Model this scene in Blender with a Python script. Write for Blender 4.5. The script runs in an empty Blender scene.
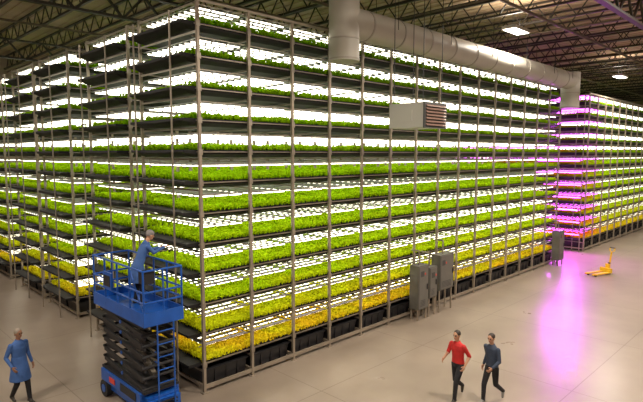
import bpy, math, random
import numpy as np
from mathutils import Vector, Matrix
random.seed(7)
S=bpy.context.scene
COL=S.collection
# ---------------------------------------------------------------- materials
def mat(name,col,rough=.5,metal=0,var=0,vscale=8,emis=None,estr=0,bump=0,bscale=20):
    m=bpy.data.materials.new(name); m.use_nodes=True
    nt=m.node_tree; b=nt.nodes['Principled BSDF']
    b.inputs['Base Color'].default_value=(*col,1); b.inputs['Roughness'].default_value=rough
    b.inputs['Metallic'].default_value=metal
    if var or bump:
        geo=nt.nodes.new('ShaderNodeNewGeometry')
        n=nt.nodes.new('ShaderNodeTexNoise'); n.inputs['Scale'].default_value=vscale; n.inputs['Detail'].default_value=4
        nt.links.new(geo.outputs['Position'],n.inputs['Vector'])
        if var:
            r=nt.nodes.new('ShaderNodeValToRGB')
            r.color_ramp.elements[0].position=.3; r.color_ramp.elements[1].position=.7
            r.color_ramp.elements[0].color=(*[c*(1-var) for c in col],1)
            r.color_ramp.elements[1].color=(*[min(1,c*(1+var)) for c in col],1)
            nt.links.new(n.outputs['Fac'],r.inputs['Fac']); nt.links.new(r.outputs['Color'],b.inputs['Base Color'])
        if bump:
            n2=nt.nodes.new('ShaderNodeTexNoise'); n2.inputs['Scale'].default_value=bscale
            nt.links.new(geo.outputs['Position'],n2.inputs['Vector'])
            bp=nt.nodes.new('ShaderNodeBump'); bp.inputs['Strength'].default_value=bump; bp.inputs['Distance'].default_value=.02
            nt.links.new(n2.outputs['Fac'],bp.inputs['Height']); nt.links.new(bp.outputs['Normal'],b.inputs['Normal'])
    if emis:
        b.inputs['Emission Color'].default_value=(*emis,1); b.inputs['Emission Strength'].default_value=estr
    return m
M_steel=mat('galvanised_steel',(.30,.26,.21),.45,.5,.2,3)
M_post=mat('post_steel',(.32,.27,.21),.45,.35,.2,2)
M_tray=mat('black_tray_plastic',(.010,.010,.011),.7,0,.3,4)
M_lamp=mat('led_housing',(.50,.50,.53),.45,.1)
M_led=mat('led_tube_light',(1,1,1),.5,emis=(1,.92,.74),estr=5.8)
M_mag=mat('magenta_led',(1,.6,1),.5,emis=(.80,.07,1.0),estr=12)
M_bin=mat('black_tank',(.012,.012,.014),.4,0,.3,3)
M_blue=mat('lift_blue_paint',(.008,.085,.40),.35,0,.1,5)
M_dark=mat('dark_steel',(.022,.022,.025),.5,.3)
M_rubber=mat('rubber',(.02,.02,.02),.8)
M_yel=mat('yellow_paint',(.85,.52,.02),.4)
M_white=mat('duct_white',(.40,.38,.33),.5,0,.06,1.5)
M_seam=mat('duct_seam',(.30,.28,.24),.5)
M_truss=mat('truss_black_paint',(.03,.023,.017),.55,.1)
M_cab=mat('cabinet_grey',(.14,.135,.12),.45,.2,.08,4)
M_cabd=mat('cabinet_dark',(.05,.05,.05),.5)
M_hbox=mat('heater_casing',(.40,.39,.36),.45)
M_louv=mat('heater_louver',(.18,.11,.085),.5)
M_fix=mat('light_fixture_lens',(1,1,1),.5,emis=(1,.94,.82),estr=10)
M_ceil=mat('ceiling_deck',(.46,.34,.23),.7,0,.2,.6)
M_wall=mat('wall_paint',(.30,.24,.18),.8,0,.12,.5)
M_pipe=mat('sprinkler_pipe',(.12,.09,.065),.5,.3)
M_red=mat('red_label',(.6,.05,.03),.5)
# plants
def plantmat():
    m=bpy.data.materials.new('leafy_greens'); m.use_nodes=True; nt=m.node_tree
    nt.nodes.clear()
    out=nt.nodes.new('ShaderNodeOutputMaterial')
    geo=nt.nodes.new('ShaderNodeNewGeometry'); sep=nt.nodes.new('ShaderNodeSeparateXYZ')
    nt.links.new(geo.outputs['Position'],sep.inputs[0])
    mr=nt.nodes.new('ShaderNodeMapRange'); mr.inputs['From Min'].default_value=.5; mr.inputs['From Max'].default_value=9.3
    nt.links.new(sep.outputs['Z'],mr.inputs['Value'])
    n=nt.nodes.new('ShaderNodeTexNoise'); n.inputs['Scale'].default_value=.7; n.inputs['Detail'].default_value=2
    nt.links.new(geo.outputs['Position'],n.inputs['Vector'])
    ad=nt.nodes.new('ShaderNodeMath'); ad.operation='MULTIPLY_ADD'; ad.inputs[1].default_value=.28
    nt.links.new(n.outputs['Fac'],ad.inputs[0]); nt.links.new(mr.outputs[0],ad.inputs[2])
    sb=nt.nodes.new('ShaderNodeMath'); sb.operation='SUBTRACT'; sb.inputs[1].default_value=.14
    nt.links.new(ad.outputs[0],sb.inputs[0])
    r=nt.nodes.new('ShaderNodeValToRGB'); e=r.color_ramp.elements
    e[0].position=0; e[0].color=(.92,.68,.03,1); e[1].position=1; e[1].color=(.28,.56,.010,1)
    for p,c in ((.09,(.82,.80,.02,1)),(.24,(.60,.80,.012,1)),(.6,(.42,.70,.008,1))):
        k=r.color_ramp.elements.new(p); k.color=c
    nt.links.new(sb.outputs[0],r.inputs['Fac'])
    n2=nt.nodes.new('ShaderNodeTexNoise'); n2.inputs['Scale'].default_value=9
    nt.links.new(geo.outputs['Position'],n2.inputs['Vector'])
    mr2=nt.nodes.new('ShaderNodeMapRange'); mr2.inputs['From Min'].default_value=.3; mr2.inputs['From Max'].default_value=.7; mr2.inputs['To Min'].default_value=.7; mr2.inputs['To Max'].default_value=1.1
    nt.links.new(n2.outputs['Fac'],mr2.inputs['Value'])
    mx=nt.nodes.new('ShaderNodeMix'); mx.data_type='RGBA'; mx.blend_type='MULTIPLY'; mx.inputs[0].default_value=1
    nt.links.new(r.outputs['Color'],mx.inputs[6]); nt.links.new(mr2.outputs[0],mx.inputs[7])
    d=nt.nodes.new('ShaderNodeBsdfDiffuse'); t=nt.nodes.new('ShaderNodeBsdfTranslucent'); ms=nt.nodes.new('ShaderNodeMixShader'); ms.inputs[0].default_value=.4
    nt.links.new(mx.outputs[2],d.inputs[0]); nt.links.new(mx.outputs[2],t.inputs[0])
    nt.links.new(d.outputs[0],ms.inputs[1]); nt.links.new(t.outputs[0],ms.inputs[2]); nt.links.new(ms.outputs[0],out.inputs[0])
    return m
M_plant=plantmat()
def floormat():
    m=bpy.data.materials.new('polished_concrete'); m.use_nodes=True; nt=m.node_tree; b=nt.nodes['Principled BSDF']
    geo=nt.nodes.new('ShaderNodeNewGeometry')
    n=nt.nodes.new('ShaderNodeTexNoise'); n.inputs['Scale'].default_value=.35; n.inputs['Detail'].default_value=7; n.inputs['Roughness'].default_value=.55
    nt.links.new(geo.outputs['Position'],n.inputs['Vector'])
    r=nt.nodes.new('ShaderNodeValToRGB'); e=r.color_ramp.elements
    e[0].position=.25; e[0].color=(.235,.19,.15,1); e[1].position=.78; e[1].color=(.37,.305,.245,1)
    nt.links.new(n.outputs['Fac'],r.inputs['Fac'])
    br=nt.nodes.new('ShaderNodeTexBrick'); br.offset=0; br.inputs['Scale'].default_value=1
    br.inputs['Brick Width'].default_value=4.5; br.inputs['Row Height'].default_value=4.5; br.inputs['Mortar Size'].default_value=.012
    br.inputs['Color1'].default_value=(1,1,1,1); br.inputs['Color2'].default_value=(1,1,1,1); br.inputs['Mortar'].default_value=(.6,.58,.55,1)
    nt.links.new(geo.outputs['Position'],br.inputs['Vector'])
    mx=nt.nodes.new('ShaderNodeMix'); mx.data_type='RGBA'; mx.blend_type='MULTIPLY'; mx.inputs[0].default_value=1
    nt.links.new(r.outputs['Color'],mx.inputs[6]); nt.links.new(br.outputs['Color'],mx.inputs[7])
    nt.links.new(mx.outputs[2],b.inputs['Base Color'])
    n3=nt.nodes.new('ShaderNodeTexNoise'); n3.inputs['Scale'].default_value=.8; n3.inputs['Detail'].default_value=4
    nt.links.new(geo.outputs['Position'],n3.inputs['Vector'])
    mr=nt.nodes.new('ShaderNodeMapRange'); mr.inputs['To Min'].default_value=.24; mr.inputs['To Max'].default_value=.36
    nt.links.new(n3.outputs['Fac'],mr.inputs['Value']); nt.links.new(mr.outputs[0],b.inputs['Roughness'])
    b.inputs['Specular IOR Level'].default_value=.7
    return m
M_floor=floormat()
# ---------------------------------------------------------------- mesh builder
class MB:
    def __init__(s): s.v=[]; s.f=[]; s.m=[]; s.mats=[]
    def mi(s,m):
        if m not in s.mats: s.mats.append(m)
        return s.mats.index(m)
    def add(s,vs,fs,m):
        o=len(s.v); s.v+=[tuple(v) for v in vs]; k=s.mi(m)
        for f in fs: s.f.append([i+o for i in f]); s.m.append(k)
    def box(s,x0,x1,y0,y1,z0,z1,m):
        v=[(x0,y0,z0),(x1,y0,z0),(x1,y1,z0),(x0,y1,z0),(x0,y0,z1),(x1,y0,z1),(x1,y1,z1),(x0,y1,z1)]
        s.add(v,[(0,3,2,1),(4,5,6,7),(0,1,5,4),(1,2,6,5),(2,3,7,6),(3,0,4,7)],m)
    def beam(s,p,q,w,m,h=None):
        p=Vector(p);q=Vector(q);h=h or w;d=(q-p).normalized()
        up=Vector((0,0,1)) if abs(d.z)<.95 else Vector((1,0,0))
        a=d.cross(up).normalized()*w/2; b=a.cross(d).normalized()*h/2
        v=[p-a-b,p+a-b,p+a+b,p-a+b,q-a-b,q+a-b,q+a+b,q-a+b]
        s.add(v,[(0,1,2,3),(7,6,5,4),(0,4,5,1),(1,5,6,2),(2,6,7,3),(3,7,4,0)],m)
    def cyl(s,p,q,r,m,n=16,r2=None):
        p=Vector(p);q=Vector(q);r2=r if r2 is None else r2;d=(q-p).normalized()
        up=Vector((0,0,1)) if abs(d.z)<.95 else Vector((1,0,0))
        a=d.cross(up).normalized(); b=a.cross(d).normalized()
        A=[p+(a*math.cos(t)+b*math.sin(t))*r for t in [2*math.pi*i/n for i in range(n)]]
        B=[q+(a*math.cos(t)+b*math.sin(t))*r2 for t in [2*math.pi*i/n for i in range(n)]]
        s.add(A+B,[(i,(i+1)%n,n+(i+1)%n,n+i) for i in range(n)]+[tuple(range(n))[::-1],tuple(range(n,2*n))],m)
    def mesh(s,name):
        me=bpy.data.meshes.new(name); me.from_pydata(s.v,[],s.f)
        for m in s.mats: me.materials.append(m)
        me.polygons.foreach_set('material_index',s.m); me.update(); return me
    def obj(s,name,parent=None,loc=None,smooth=False):
        return mk(name,s.mesh(name),parent,loc,smooth)
def mk(name,me,parent=None,loc=None,smooth=False):
    o=bpy.data.objects.new(name,me); COL.objects.link(o)
    if parent: o.parent=parent
    if loc: o.location=loc
    if smooth and me:
        me.polygons.foreach_set('use_smooth',[True]*len(me.polygons))
        try: me.set_sharp_from_angle(angle=math.radians(40))
        except Exception: pass
    return o
def empty(name,loc=(0,0,0),rz=0):
    o=bpy.data.objects.new(name,None); COL.objects.link(o); o.location=loc; o.rotation_euler=(0,0,rz); return o
# ---------------------------------------------------------------- room
X0,X1,Y0,Y1,H=-9,61,-8,38,12.2
b=MB(); b.box(X0,X1,Y0,Y1,-.2,0,M_floor); b.obj('floor')
b=MB(); b.box(X0,X1,Y0,Y1,H,H+.2,M_ceil)
x=X0+.3
while x<X1-.3:
    b.box(x,x+.12,Y0,Y1,H-.05,H,M_ceil); x+=.5
b.obj('ceiling')
for nm,bb in (('wall_back',(X0,X1,Y1,Y1+.2)),('wall_front',(X0,X1,Y0-.2,Y0)),('wall_left',(X0-.2,X0,Y0,Y1)),('wall_right',(X1,X1+.2,Y0,Y1))):
    b=MB(); b.box(*bb,0,H,M_wall); b.obj(nm)
# ---------------------------------------------------------------- ceiling trusses
def truss(L,z0,z1,step,w):
    b=MB(); b.box(0,L,-w,w,z1-.07,z1,M_truss); b.box(0,L,-w,w,z0,z0+.08,M_truss)
    n=int(L/step)
    for i in range(n):
        a=i*step
        b.beam((a,0,z0+.03),(a+step/2,0,z1-.03),w*.8,M_truss); b.beam((a+step/2,0,z1-.03),(a+step,0,z0+.03),w*.8,M_truss)
    return b.mesh('truss')
me=truss(Y1-Y0-.4,11.3,12.1,1.1,.05)
x=-6.5
while x<X1-1:
    o=mk('ceiling_joist',me,None,(x,Y0+.2,0)); o.rotation_euler=(0,0,math.pi/2); x+=2.0
me=truss(X1-X0-.4,10.35,11.24,1.5,.09)
for y in (-1.5,5.2,16.8,27.2): mk('roof_girder',me,None,(X0+.2,y,0))
b=MB()
for y,z,r in ((3.3,11.05,.05),(8.2,11.0,.06),(12.4,10.9,.05),(14.3,10.8,.035),(18.7,10.9,.06),(22.5,11.0,.05)):
    b.cyl((X0+.2,y,z),(X1-.2,y,z),r,M_pipe,10)
    xx=X0+1.4
    while xx<X1-1: b.cyl((xx,y,z),(xx,y,11.3),.012,M_pipe,6); xx+=4
for xx in (4.6,9.6,16.6,22.6,30.6,38.6):
    for ya,yb in ((Y0+.3,-1.7),(-1.3,5.0),(5.4,16.6),(17,27),(27.4,Y1-.3)):
        b.cyl((xx,ya,11.14),(xx,yb,11.14),.03,M_pipe,8)
b.obj('sprinkler_pipework')
# ---------------------------------------------------------------- racks
BAY=1.5;NB=15;L=BAY*NB;W=2.9;PITCH=.76;Z0=.75;NL=12
def level_mesh(magbays=0):
    b=MB()
    xs=[(-.38,0,.30),(-.30,.06,.7),(-.12,.13,.9),(.15,.155,1),(L-.15,.155,1),(L+.1,.13,.9),(L+.2,0,.5)]
    rings=[]
    for x,dp,sc in xs:
        y0,y1=.05,W-.05; i=.16
        dp=max(dp,.02)
        rings.append([(x,y0,.03),(x,y0+.02,-.03-dp*.3),(x,y0+i,-dp),(x,(y0+y1)/2,-dp-.02),(x,y1-i,-dp),(x,y1-.02,-.03-dp*.3),(x,y1,.03)])
    vs=[p for r in rings for p in r]; n=7; fs=[]
    for i in range(len(rings)-1):
        for j in range(n-1):
            fs.append((i*n+j,i*n+j+1,(i+1)*n+j+1,(i+1)*n+j))
        fs.append((i*n+n-1,i*n,(i+1)*n,(i+1)*n+n-1))
    fs.append(tuple(range(n))[::-1]); fs.append(tuple(range((len(rings)-1)*n,len(rings)*n)))
    b.add(vs,fs,M_tray)
    for y in (0,W-.035): b.box(-.05,L+.05,y,y+.035,-.03,-.005,M_steel)
    for i in range(NB+1):
        b.box(i*BAY-.02,i*BAY+.02,.0,W,-.22,-.18,M_steel)
    for y in (.03,W-.06): b.box(-.1,L+.1,y,y+.02,.435,.455,M_steel)
    for i in range(NB):
        for dx in (.1,.53,.97,1.4): b.box(i*BAY+dx-.02,i*BAY+dx+.02,.03,W-.03,.43,.445,M_lamp)
        e=M_mag if i<magbays else M_led
        for j in range(10):
            y=.18+.282*j; xa=i*BAY+.1; xb=i*BAY+1.4
            b.box(xa,xb,y-.03,y+.03,.405,.43,M_lamp)
            for q in range(3):
                x0=xa+.04+q*.4333; b.box(x0,x0+.355,y-.022,y+.022,.378,.404,e)
    return b.mesh('grow_level')
def plants_mesh(seed):
    rnd=random.Random(seed); V=[];F=[]
    step=.09; nx=int(L/step); ny=int((W-.04)/step)
    for i in range(nx):
        for j in range(ny):
            cx=.03+i*step+rnd.uniform(-.03,.03); cy=.03+j*step+rnd.uniform(-.025,.025)
            edge=(j==0 or j==ny-1)
            hh=.185+.03*math.sin(cx*2.1+seed)*math.sin(cy*3)+rnd.uniform(-.03,.03)
            for k in range(8 if edge else 4):
                t=rnd.uniform(0,6.28); ct,st=math.cos(t),math.sin(t); r=rnd.uniform(.04,.075); w=.027; h=hh*rnd.uniform(.35 if edge else .65,1.1)
                o=len(V)
                V+=[(cx-st*.008,cy+ct*.008,.03),(cx+st*.008,cy-ct*.008,.03),
                    (cx+ct*r*.6+st*w,cy+st*r*.6-ct*w,h*.9),(cx+ct*r*.6-st*w,cy+st*r*.6+ct*w,h*.9),
                    (cx+ct*r*1.3,cy+st*r*1.3,h*.72)]
                F+=[(o,o+1,o+2,o+3),(o+3,o+2,o+4)]
    o=len(V); V+=[(0,.06,.08),(L,.06,.08),(L,W-.06,.08),(0,W-.06,.08)]; F.append((o,o+1,o+2,o+3))
    me=bpy.data.meshes.new('leafy_greens'); me.from_pydata(V,[],F); me.materials.append(M_plant); me.update(); return me
LV=level_mesh(); LVM=level_mesh(2); PL=[plants_mesh(1),plants_mesh(2),plants_mesh(3)]
def frame_mesh():
    b=MB()
    for i in range(NB+1):
        x=i*BAY
        for y in (-.045,W+.0):
            b.box(x-.035,x+.035,y-.03,y+.045,0.02,9.65,M_post)
            b.box(x-.09,x+.09,y-.07,y+.08,0,.02,M_post)
            for k in range(NL):
                z=Z0+k*PITCH
                b.box(x-.055,x+.055,y-.045,y-.031,z-.09,z+.05,M_steel)
    for y in (-.045,W): b.box(-.04,L+.04,y-.02,y+.02,.10,.2,M_post)
    for y in (-.045,W): b.box(-.04,L+.04,y-.02,y+.02,9.6,9.66,M_post)
    for i in range(NB+1):
        b.box(i*BAY-.02,i*BAY+.02,0,W,9.55,9.6,M_post)
        b.box(i*BAY-.02,i*BAY+.02,0,W,.12,.2,M_post)
    for y in (.5,W-.5): b.cyl((-.43,y,.0),(-.43,y,9.4),.025,M_steel,8)
    return b.mesh('rack_frame')
def tanks_mesh():
    b=MB()
    for i in range(NB):
        x=i*BAY+.1
        for (ya,yb) in ((.08,1.35),(1.5,2.8)):
            vs=[(x+.06,ya+.05,.0),(x+1.24,ya+.05,.0),(x+1.24,yb-.05,.0),(x+.06,yb-.05,.0),(x,ya,.5),(x+1.3,ya,.5),(x+1.3,yb,.5),(x,yb,.5)]
            b.add(vs,[(0,3,2,1),(4,5,6,7),(0,1,5,4),(1,2,6,5),(2,3,7,6),(3,0,4,7)],M_bin)
            b.box(x-.03,x+1.33,ya-.03,yb+.03,.5,.53,M_dark)
            for q in (.3,.65,1.0): b.box(x+q-.02,x+q+.02,ya-.01,ya+.04,.08,.48,M_dark)
    return b.mesh('nutrient_tanks')
FR=frame_mesh(); TK=tanks_mesh()
def rack(x,y,mag=False):
    r=empty('vertical_farm_rack',(x,y,0))
    mk('rack_frame',FR,r); mk('nutrient_tanks',TK,r)
    for k in range(NL):
        z=Z0+k*PITCH
        mk('tray_level_%d'%(k+1),LVM if mag else LV,r,(0,0,z)); mk('leafy_greens_%d'%(k+1),PL[(k*7+int(y))%3],r,(0,0,z))
    return r
XR=6.85
for y in (11.05,14.75,19.5,23.2,28.0,31.7): rack(XR,y)
for y in (11.05,14.75,19.5): 
    r=rack(33.9,y,True)
    b=MB()
    for k in range(NL):
        z=Z0+k*PITCH
        b.box(-.56,-.50,.1,W-.1,z+.30,z+.34,M_mag); b.box(-.57,-.49,.08,W-.08,z+.341,z+.365,M_lamp)
        b.box(-.5,0,.1,.13,z+.345,z+.36,M_lamp); b.box(-.5,0,W-.13,W-.1,z+.345,z+.36,M_lamp)
    for y_ in (.02,W-.04): b.box(-.56,-.52,y_,y_+.04,0,9.6,M_post)
    b.obj('magenta_end_lights',r)
    if y<12:
        for i,z in enumerate((2.6,5.6)):  # added floods, put in to strengthen the magenta streak on the floor
            b=MB(); b.box(-.72,-.62,.1,2.7,z-.06,z+.06,M_dark); b.box(-.735,-.721,.15,2.65,z-.04,z+.04,M_mag); b.box(-.62,-.55,.6,.8,z-.03,z+.03,M_dark)
            b.obj('magenta_fill_batten_%d'%(i+1),r)
            l=bpy.data.lights.new('magenta_streak_fill','AREA'); l.shape='RECTANGLE'; l.size=.15; l.size_y=2.4; l.energy=420; l.color=(.78,.07,1)
            o=bpy.data.objects.new('magenta_streak_fill_%d'%(i+1),l); COL.objects.link(o); o.parent=r; o.location=(-.76,1.4,z)
            o.rotation_euler=(0,math.radians(62),0)
# ---------------------------------------------------------------- duct
D=empty('ventilation_duct',(0,0,0))
b=MB(); dy=10.15; dz=9.72; R=.43
b.cyl((11.05,dy,8.6),(11.05,dy,12.1),R,M_white,32)
b.cyl((11.05,dy,dz),(28.25,dy,dz),R,M_white,32)
b.cyl((28.25,dy,8.35),(28.25,dy,10.15),R*1.05,M_white,32)
b.obj('duct_tube',D,smooth=True)
b=MB()
for x in [11.9+1.5*i for i in range(11)]: b.cyl((x-.03,dy,dz),(x+.03,dy,dz),R+.015,M_seam,32)
for z in (8.65,9.2,10.3,11.2): b.cyl((11.05,dy,z-.02),(11.05,dy,z+.02),R+.015,M_seam,32)
for z in (8.4,9.1): b.cyl((28.25,dy,z-.02),(28.25,dy,z+.02),R*1.05+.015,M_seam,32)
b.obj('duct_seams',D,smooth=True)
b=MB()
for x in (13,16,19,22,25,27.3):
    for s in (-1,1): b.cyl((x,dy+s*R,dz),(x,dy+s*R,11.3),.012,M_dark,6)
b.obj('duct_hangers',D)
# ---------------------------------------------------------------- unit heater
U=empty('unit_heater',(12.3,8.28,6.74))
b=MB(); b.box(0,1.10,0,1.2,0,.70,M_hbox)
b.box(-.01,1.11,-.02,.03,-.01,.71,M_cabd)
for i in range(7):
    z=.06+i*.088; b.add([(.05,-.07,z),(1.05,-.07,z),(1.05,-.02,z+.055),(.05,-.02,z+.055),(.05,-.065,z-.008),(1.05,-.065,z-.008),(1.05,-.02,z+.045),(.05,-.02,z+.045)],[(0,1,2,3),(7,6,5,4),(0,4,5,1),(3,2,6,7),(0,3,7,4),(1,5,6,2)],M_louv)
b.box(-.02,-.001,.40,.8,.2,.5,M_hbox); b.obj('casing',U)
b=MB()
for p in ((.08,.1),(1.02,.1),(.08,1.1),(1.02,1.1)): b.cyl((p[0],p[1],.70),(p[0],p[1],4.55),.012,M_dark,6)
b.obj('hanger_rods',U)
# ---------------------------------------------------------------- cabinets
def cabinet(x,w,z0,z1,y=10.45,d=.38):
    c=empty('electrical_cabinet',(x,y,0)); b=MB()
    b.box(0,w,0,d,z0,z1,M_cab); b.box(.03,w-.03,-.025,-.001,z0+.04,z1-.04,M_cab)
    b.box(w-.12,w-.08,-.05,-.026,(z0+z1)/2-.1,(z0+z1)/2+.1,M_dark)
    b.box(.12,.32,-.03,-.0255,z1-.4,z1-.2,M_cabd); b.box(.36,.42,-.035,-.0255,z1-.35,z1-.28,M_red)
    for i in range(5): b.box(.1,w-.2,-.03,-.0255,z0+.12+i*.05,z0+.14+i*.05,M_cabd)
    for (px,py) in ((.03,.03),(w-.08,.03),(.03,d-.08),(w-.08,d-.08)): b.box(px,px+.05,py,py+.05,0,z0,M_post)
    b.cyl((w*.5,d*.5,z1),(w*.5,d*.5,z1+.5),.03,M_steel,8)
    b.cyl((w*.5,d*.5,z1+.5),(w*.5,d*1.4,z1+.5),.03,M_steel,8)
    b.obj('cabinet_body',c)
cabinet(15.35,.62,.4,2.0); cabinet(16.05,.5,.7,1.85); cabinet(16.75,.95,.85,2.2); cabinet(28.4,.7,.3,1.9)
# ---------------------------------------------------------------- ceiling lights and added fill
def fixture(x,y,z=10.9,en=300):
    f=empty('high_bay_and_fill_light',(x,y,z)); b=MB()
    b.box(-.65,.65,-.28,.28,.0,.12,M_hbox); b.box(-.6,.6,-.24,.24,-.02,-.001,M_fix)
    for s in (-.3,.3): b.cyl((s,0,.12),(s,0,12.1-z),.01,M_dark,6)
    b.obj('fixture_body',f)
    for nm,zz,ry,e in (('lamp',-.04,0,en),('ceiling_fill',.14,math.pi,en*.16)):  # the upward lamp is an added fill that brightens the ceiling
        l=bpy.data.lights.new(nm,'AREA'); l.shape='RECTANGLE'; l.size=1.2; l.size_y=.5; l.energy=e; l.color=(1,.89,.75)
        o=bpy.data.objects.new(nm,l); COL.objects.link(o); o.parent=f; o.location=(0,0,zz); o.rotation_euler=(ry,0,0)
for x,y,e in ((20.2,9.4,550),(36.6,10.2,500),(6,4,700),(12,3.2,850),(20.2,2.5,850),(30,4,800),(38,4,600),(48.5,5,600),(-2,12,700),(0.5,20,600),(-3,2,350),(2,30,400)):  # first pair hang in view; the rest are fill lights added out of frame
    fixture(x,y,10.8,e)
# ---------------------------------------------------------------- scissor lift
LF=empty('scissor_lift',(4.98,10.35,0)); w,l=.95,2.7
b=MB(); b.box(.1,w-.1,.15,l-.15,.2,.62,M_blue); b.box(.0,w,.3,l-.3,.42,.70,M_blue)
b.box(-.012,-.001,.5,1.3,.47,.66,M_dark); b.box(.1,w-.1,.05,.15,.25,.55,M_blue)
for yy in (.42,.5,.58): b.box(.2,w-.2,.0,.05,yy-.1,yy-.07,M_dark)
b.box(-.016,-.001,1.6,1.9,.5,.62,M_red)
b.obj('chassis',LF)
b=MB()
for xx in (0.0,w-.16):
    for yy in (.42,l-.42): 
        b.cyl((xx,yy,.21),(xx+.16,yy,.21),.21,M_rubber,24); b.cyl((xx-.012,yy,.21),(xx+.172,yy,.21),.1,M_blue,16)
b.obj('wheels',LF,smooth=True)
b=MB(); n=6; za=.74; zb=2.22; dzs=(zb-za)/n
for i in range(n):
    z=za+i*dzs+.03
    for xx,s in ((.1,1),(w-.1,1)):
        b.beam((xx,.3,z),(xx,l-.35,z+dzs-.06),.045,M_dark,.1); b.beam((xx+(.05 if xx<.5 else -.05),.3,z+dzs-.06),(xx+(.05 if xx<.5 else -.05),l-.35,z),.045,M_dark,.1)
        b.cyl((xx-.04,l/2,z+dzs/2-.03),(xx+.08,l/2,z+dzs/2-.03),.04,M_blue,12)
    for yy in (.3,l-.35): b.cyl((.06,yy,z),(w-.06,yy,z),.035,M_dark,10)
b.box(.05,w-.05,.2,l-.25,.70,.76,M_dark); b.box(.05,w-.05,.2,l-.25,2.2,2.27,M_dark)
b.beam((w/2,.5,.9),(w/2,l-.9,1.7),.11,M_steel)
b.obj('scissor_arms',LF)
b=MB(); dz0=2.28
b.box(0,w,0,l,dz0,dz0+.12,M_blue)
b.box(0,w,0,.03,dz0+.12,dz0+.3,M_blue);b.box(0,w,l-.03,l,dz0+.12,dz0+.3,M_blue);b.box(0,.03,.03,l-.03,dz0+.12,dz0+.3,M_blue);b.box(w-.03,w,.03,l-.03,dz0+.12,dz0+.3,M_blue)
b.obj('platform_deck',LF)
b=MB(); zt=dz0+1.22
ys=[.03,.68,1.32,2.0,l-.03]
for xx in (.02,w-.02):
    for yy in ys: b.cyl((xx,yy,dz0+.1),(xx,yy,zt),.022,M_blue,10)
    for z in (zt,dz0+.75,dz0+.52): b.cyl((xx,.02,z),(xx,l-.02,z),.022,M_blue,10)
for yy in (.02,l-.02):
    for z in (zt,dz0+.75,dz0+.52): b.cyl((.02,yy,z),(w-.02,yy,z),.022,M_blue,10)
    b.cyl((w/2,yy,dz0+.1),(w/2,yy,zt),.02,M_blue,10)
b.beam((.02,.03,dz0+.3),(.02,.68,dz0+1.2),.025,M_blue)
b.obj('guard_rails',LF)
b=MB(); b.box(.05,.3,.06,.3,zt-.3,zt-.02,M_dark); b.cyl((.17,.18,zt-.02),(.17,.18,zt+.1),.015,M_dark,8); b.box(-.05,.0,1.5,1.95,dz0+.55,dz0+.95,M_blue)
b.box(-.06,-.051,1.56,1.89,dz0+.62,dz0+.88,M_dark)
b.obj('control_box',LF)
b=MB()
for xx in (.28,w-.28): b.cyl((xx,-.04,.3),(xx,-.04,2.3),.018,M_blue,8)
for i in range(7): b.cyl((.28,-.04,.4+i*.29),(w-.28,-.04,.4+i*.29),.014,M_blue,8)
b.obj('access_ladder',LF)
# ---------------------------------------------------------------- pallet jack
PJ=empty('pallet_jack',(28.3,8.1,0),math.radians(160)); b=MB()
for s in (-.2,.2):
    b.box(0,1.1,s-.08,s+.08,.07,.13,M_yel); b.box(1.1,1.2,s-.05,s+.05,.07,.11,M_yel)
    b.cyl((1.0,s-.05,.045),(1.0,s+.05,.045),.045,M_rubber,14)
b.box(-.12,.05,-.28,.28,.07,.3,M_yel); b.box(-.22,-.1,-.1,.1,.12,.5,M_yel); b.cyl((-.25,0,.2),(-.25,0,.55),.06,M_dark,14)
for s in(-.09,.04): b.cyl((-.28,s,.09),(-.28,s+.05,.09),.09,M_rubber,16)
b.beam((-.28,0,.45),(-.4,0,1.05),.06,M_yel)
b.beam((-.4,0,1.05),(-.43,-.13,1.15),.035,M_yel); b.beam((-.4,0,1.05),(-.43,.13,1.15),.035,M_yel)
b.beam((-.43,-.13,1.15),(-.46,-.13,1.28),.035,M_yel); b.beam((-.43,.13,1.15),(-.46,.13,1.28),.035,M_yel); b.beam((-.46,-.14,1.28),(-.46,.14,1.28),.04,M_dark)
b.obj('jack_body',PJ)
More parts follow.
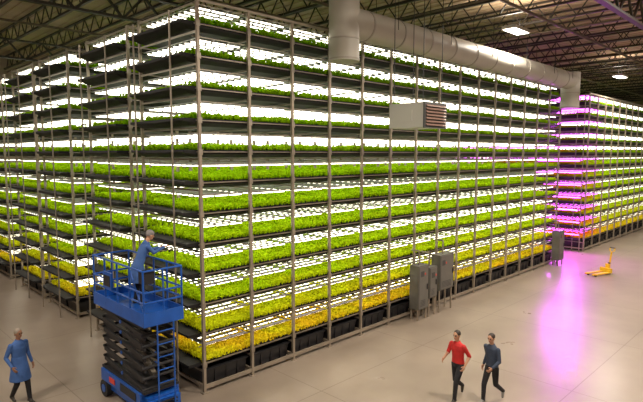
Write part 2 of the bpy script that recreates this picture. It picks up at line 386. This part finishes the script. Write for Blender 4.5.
# ---------------------------------------------------------------- people
def uvsphere(n=14,m=10):
    V=[(0,0,1)];F=[]
    for i in range(1,m):
        p=math.pi*i/m
        for j in range(n):
            t=2*math.pi*j/n; V.append((math.sin(p)*math.cos(t),math.sin(p)*math.sin(t),math.cos(p)))
    V.append((0,0,-1)); e=len(V)-1
    for j in range(n): F.append((0,1+j,1+(j+1)%n)); F.append((e,e-n+(j+1)%n,e-n+j))
    for i in range(m-2):
        for j in range(n):
            a=1+i*n+j;c=1+i*n+(j+1)%n; F.append((a,a+n,c+n,c))
    return V,F
SV,SF=uvsphere()
class Fig:
    def __init__(s): s.V=[];s.F=[];s.P=[]
    def _a(s,vs,fs): o=len(s.V); s.V+=[tuple(v) for v in vs]; s.F+=[tuple(i+o for i in f) for f in fs]
    def cap(s,p,r0,q,r1,tag):
        p=Vector(p);q=Vector(q);d=(q-p); L_=max(d.length,1e-4); d/=L_
        up=Vector((0,0,1)) if abs(d.z)<.9 else Vector((1,0,0)); a=d.cross(up).normalized(); c=a.cross(d)
        n=14; rings=[]
        for k in range(1,5):
            t=math.pi/2*k/4; rings.append((p-d*r0*math.cos(t),r0*math.sin(t)))
        for k in range(4,0,-1):
            t=math.pi/2*k/4; rings.append((q+d*r1*math.cos(t),r1*math.sin(t)))
        vs=[];fs=[]
        for ctr,r in rings: vs+=[ctr+(a*math.cos(2*math.pi*j/n)+c*math.sin(2*math.pi*j/n))*r for j in range(n)]
        for i in range(len(rings)-1):
            for j in range(n): fs.append((i*n+j,i*n+(j+1)%n,(i+1)*n+(j+1)%n,(i+1)*n+j))
        fs.append(tuple(range(n))[::-1]); fs.append(tuple(range((len(rings)-1)*n,len(rings)*n)))
        s._a(vs,fs); s.P.append(('c',np.array(p),np.array(q),r0,r1,tag))
    def ell(s,c,r,tag,M=None):
        c=Vector(c); M=M or Matrix.Identity(3)
        s._a([c+M@Vector((v[0]*r[0],v[1]*r[1],v[2]*r[2])) for v in SV],SF)
        s.P.append(('e',np.array(c),np.array(M.inverted()),np.array(r),0,tag))
    def loft(s,R,tag):
        n=20;vs=[];fs=[]
        for (x,y,z,rx,ry) in R: vs+=[(x+rx*math.cos(2*math.pi*j/n),y+ry*math.sin(2*math.pi*j/n),z) for j in range(n)]
        for i in range(len(R)-1):
            for j in range(n): fs.append((i*n+j,i*n+(j+1)%n,(i+1)*n+(j+1)%n,(i+1)*n+j))
        fs.append(tuple(range(n))[::-1]); fs.append(tuple(range((len(R)-1)*n,len(R)*n)))
        s._a(vs,fs); s.P.append(('l',np.array(R),None,0,0,tag))
    def hand(s,w,d,nrm,curl,tag,side=1):
        w=Vector(w);d=Vector(d).normalized();nrm=Vector(nrm); nrm=(nrm-d*nrm.dot(d)).normalized(); sd=d.cross(nrm).normalized()*side
        M=Matrix((sd,nrm,d)).transposed()
        s.ell(w+d*.045,(.042,.017,.055),tag,M)
        for k,(o,ln) in enumerate(((.031,.040),(.011,.046),(-.011,.043),(-.031,.034))):
            p=w+d*.085+sd*o; a=curl*.5; d1=(d*math.cos(a)+nrm*math.sin(a)+sd*o*1.5).normalized(); q=p+d1*ln
            a=curl*1.3; d2=(d*math.cos(a)+nrm*math.sin(a)+sd*o*1.5).normalized()
            s.cap(p,.0095,q,.009,tag); s.cap(q,.009,q+d2*ln*.8,.0075,tag)
        p=w+d*.03+sd*.035; q=p+(d*.6+sd*.8+nrm*.3).normalized()*.04
        s.cap(p,.013,q,.011,tag); s.cap(q,.011,q+(d+sd*.2+nrm*.4).normalized()*.03,.009,tag)
    def head(s,c,yaw,pitch,hairtag,cap=False):
        c=Vector(c); M=(Matrix.Rotation(yaw,3,'Z')@Matrix.Rotation(-pitch,3,'X'))
        def T(v): return c+M@Vector(v)
        s.ell(T((0,0,.02)),(.075,.095,.098),'skin',M); s.ell(T((0,.025,-.045)),(.056,.066,.065),'skin',M)
        s.ell(T((0,.035,-.095)),(.025,.03,.022),'skin',M)
        s.cap(T((0,.09,.015)),.009,T((0,.108,-.022)),.014,'skin')
        for sx in(-1,1):
            s.ell(T((sx*.077,-.005,-.005)),(.012,.02,.03),'skin',M)
            s.ell(T((sx*.03,.086,.012)),(.015,.01,.009),'eye',M)
            s.cap(T((sx*.018,.093,.035)),.006,T((sx*.045,.083,.036)),.005,'brow')
        s.cap(T((-.02,.086,-.058)),.007,T((.02,.086,-.058)),.007,'lip')
        s.ell(T((0,-.018,.04)),(.084,.095,.092),hairtag,M)
        if cap: s.ell(T((0,-.005,.06)),(.088,.104,.08),hairtag,M)
    def build(s,name,mats,loc,rz,scale=1,vox=.0065):
        me=bpy.data.meshes.new('tmp'); me.from_pydata(s.V,[],s.F); o=bpy.data.objects.new('tmp',me); COL.objects.link(o)
        m=o.modifiers.new('r','REMESH'); m.mode='VOXEL'; m.voxel_size=vox
        m=o.modifiers.new('s','SMOOTH'); m.factor=.5; m.iterations=2
        dg=bpy.context.evaluated_depsgraph_get(); ev=o.evaluated_get(dg); nm=bpy.data.meshes.new_from_object(ev)
        bpy.data.objects.remove(o)
        nf=len(nm.polygons); C=np.zeros(nf*3); nm.polygons.foreach_get('center',C); C=C.reshape(-1,3)
        best=np.full(nf,1e9); idx=np.zeros(nf,int); tags=list(mats.keys())
        for P in s.P:
            if P[0]=='c':
                d=P[2]-P[1]; t=np.clip(((C-P[1])@d)/max(d@d,1e-9),0,1); D_=np.linalg.norm(C-(P[1]+t[:,None]*d),axis=1)-(P[3]+t*(P[4]-P[3]))
            elif P[0]=='e':
                q=((C-P[1])@P[2].T)/P[3]; D_=(np.linalg.norm(q,axis=1)-1)*P[3].min()
            else:
                R=P[1]; z=np.clip(C[:,2],R[0,2],R[-1,2]); cx,cy,rx,ry=[np.interp(z,R[:,2],R[:,k]) for k in(0,1,3,4)]
                D_=(np.sqrt(((C[:,0]-cx)/rx)**2+((C[:,1]-cy)/ry)**2)-1)*np.minimum(rx,ry)
                D_=np.where((C[:,2]<R[0,2]-.01)|(C[:,2]>R[-1,2]+.01),1e3,D_); D_=np.maximum(D_,-.02)
            if P[5] in('eye','brow','lip'): D_=D_-.003
            u=D_<best; best[u]=D_[u]; idx[u]=tags.index(P[5])
        for t in tags: nm.materials.append(mats[t])
        nm.polygons.foreach_set('material_index',idx.tolist()); nm.polygons.foreach_set('use_smooth',[True]*nf)
        nm.name=name; o=bpy.data.objects.new(name,nm); COL.objects.link(o); o.location=loc; o.rotation_euler=(0,0,rz); o.scale=(scale,)*3
        return o
M_skin=mat('skin',(.50,.27,.17),.5); M_skin2=mat('skin_dark',(.28,.14,.08),.5); M_eye=mat('eye_dark',(.03,.02,.02),.3); M_brow=mat('eyebrow',(.04,.025,.02),.7); M_lip=mat('lips',(.35,.12,.1),.5)
M_hair=mat('dark_hair',(.03,.02,.015),.6,0,.3,60); M_net=mat('hairnet',(.28,.24,.20),.8,0,.2,60); M_cap=mat('grey_hairnet',(.24,.22,.22),.8)
M_coat=mat('blue_lab_coat',(.045,.115,.33),.8,0,.12,7,bump=.6,bscale=9); M_rshirt=mat('red_shirt',(.52,.02,.02),.8,0,.15,7,bump=.5,bscale=9)
M_jack=mat('dark_blue_jacket',(.03,.045,.08),.8,0,.2,7,bump=.5,bscale=9); M_trou=mat('black_trousers',(.014,.014,.018),.85,0,.2,8,bump=.5,bscale=9)
M_shoe=mat('dark_shoes',(.03,.025,.02),.5); M_wshoe=mat('grey_shoes',(.25,.25,.25),.6)
def figure(name,loc,hd,top,hair,skin,legs,arms,lean=0,coat=False,shortsleeve=False,headp=(0,0),scale=1,trou=None,shoe=None,cap=False):
    f=Fig(); ly=lambda z: lean*max(0,z-.92)
    f.loft([(0,0,.82,.10,.08),(0,0,.88,.16,.11),(0,0,.95,.168,.118),(0,ly(1.03),1.03,.155,.108)],'trou')
    f.loft([(0,ly(z),z,rx,ry) for z,rx,ry in ((.96,.172,.122),(1.08,.158,.112),(1.2,.165,.118),(1.32,.185,.125),(1.40,.175,.11),(1.45,.12,.085),(1.49,.07,.065))],'top')
    if coat: f.loft([(0,ly(z)+(.02 if z<.9 else 0),z,rx,ry) for z,rx,ry in ((.56,.235,.215),(.60,.235,.21),(.8,.205,.165),(.96,.185,.137),(1.1,.168,.122))],'top')
    sh=ly(1.42); f.cap((0,sh,1.44),.058,(0,sh+lean*.12+.01,1.56),.052,'skin')
    f.cap((0,sh-.01,1.47),.068,(0,sh,1.485),.062,'top')
    f.head((0,sh+lean*.2+.02,1.645),headp[0],headp[1]+lean*.4,'hair',cap)
    for sx,(kn,an,toe) in zip((-1,1),legs):
        hp=(sx*.092,0,.9); f.cap(hp,.092,kn,.064,'trou'); f.cap(kn,.063,an,.047,'trou')
        A=Vector(an); d=Vector(toe)-A; heel=A+Vector((0,0,-.045))-d*.25
        f.cap(heel,.04,Vector(toe),.03,'shoe'); f.cap(A,.045,A+d*.5+Vector((0,0,-.03)),.036,'shoe')
    for sx,(el,wr,nr,curl) in zip((-1,1),arms):
        s0=(sx*.175,sh,1.395); f.cap(s0,.06,el,.046,'top')
        E=Vector(el);Wr=Vector(wr)
        if shortsleeve: f.cap(E,.04,Wr,.028,'skin')
        else: f.cap(E,.046,Wr,.034,'top')
        f.hand(Wr+(Wr-E).normalized()*.02,Wr-E,nr,curl,'skin',sx)
    mats={'top':top,'trou':trou or M_trou,'skin':skin,'hair':hair,'shoe':shoe or M_shoe,'eye':M_eye,'brow':M_brow,'lip':M_lip}
    return f.build(name,mats,loc,math.atan2(hd[1],hd[0])-math.pi/2,scale)
walk=[((-.09,.20,.50),(-.085,.24,.10),(-.085,.38,.035)),((.09,-.02,.47),(.085,-.32,.24),(.085,-.31,.08))]
walk2=[((-.09,-.04,.49),(-.085,-.34,.25),(-.085,-.33,.09)),((.09,.17,.49),(.085,.20,.10),(.085,.34,.035))]
walk3=[((-.09,.14,.49),(-.09,.20,.09),(-.09,.34,.035)),((.09,.03,.48),(.09,-.20,.13),(.09,-.10,.035))]
stand=[((-.11,.05,.48),(-.12,-.02,.085),(-.13,.13,.035)),((.11,.08,.48),(.13,.06,.085),(.14,.21,.035))]
figure('man_in_blue_lab_coat',(3.43,13.75,0),(.3,-1),M_coat,M_net,M_skin2,walk3,
   [((-.25,-.06,1.13),(-.25,.08,.92),(1,0,0),.6),((.25,-.08,1.12),(.24,.12,.95),(-1,0,0),.6)],coat=True,scale=1.04,headp=(.1,.15))
figure('worker_on_lift',(5.52,11.75,2.4),(1,-.12),M_coat,M_cap,M_skin,stand,
   [((-.22,.34,1.24),(-.16,.60,1.30),(0,0,-1),.5),((.22,.34,1.26),(.14,.61,1.34),(0,0,-1),.5)],lean=.45,coat=True,headp=(0,.1),cap=True)
figure('man_in_red_shirt',(11.05,6.33,0),(-1,.1),M_rshirt,M_hair,M_skin,walk,
   [((-.25,-.10,1.14),(-.24,.06,.95),(1,0,0),.7),((.25,.08,1.15),(.2,.30,1.08),(-1,0,0),.7)],lean=.08,shortsleeve=True,scale=.99,headp=(0,.1))
figure('man_in_dark_jacket',(11.47,5.66,0),(-1,.2),M_jack,M_hair,M_skin,walk2,
   [((-.25,.06,1.13),(-.22,.26,1.02),(1,0,0),.9),((.25,-.12,1.14),(.25,.0,.92),(-1,0,0),.7)],lean=.06,scale=.98,headp=(.1,.15),shoe=M_wshoe)
# ---------------------------------------------------------------- camera
p=math.atan(47/520); r2=math.sqrt(.5)
F=Vector((math.cos(p)*r2,math.cos(p)*r2,-math.sin(p))); Rr=Vector((r2,-r2,0)); Uu=Rr.cross(F)
cam=bpy.data.cameras.new('camera'); cam.sensor_width=36; cam.lens=520/643*36; cam.clip_end=300
co=bpy.data.objects.new('camera',cam); COL.objects.link(co)
M=Matrix((Rr,Uu,-F)).transposed().to_4x4(); M.translation=Vector((0,0,6)); co.matrix_world=M
S.camera=co
w_=bpy.data.worlds.new('world'); S.world=w_; w_.use_nodes=True; w_.node_tree.nodes['Background'].inputs[0].default_value=(.02,.015,.01,1)
S.view_settings.view_transform='Standard'
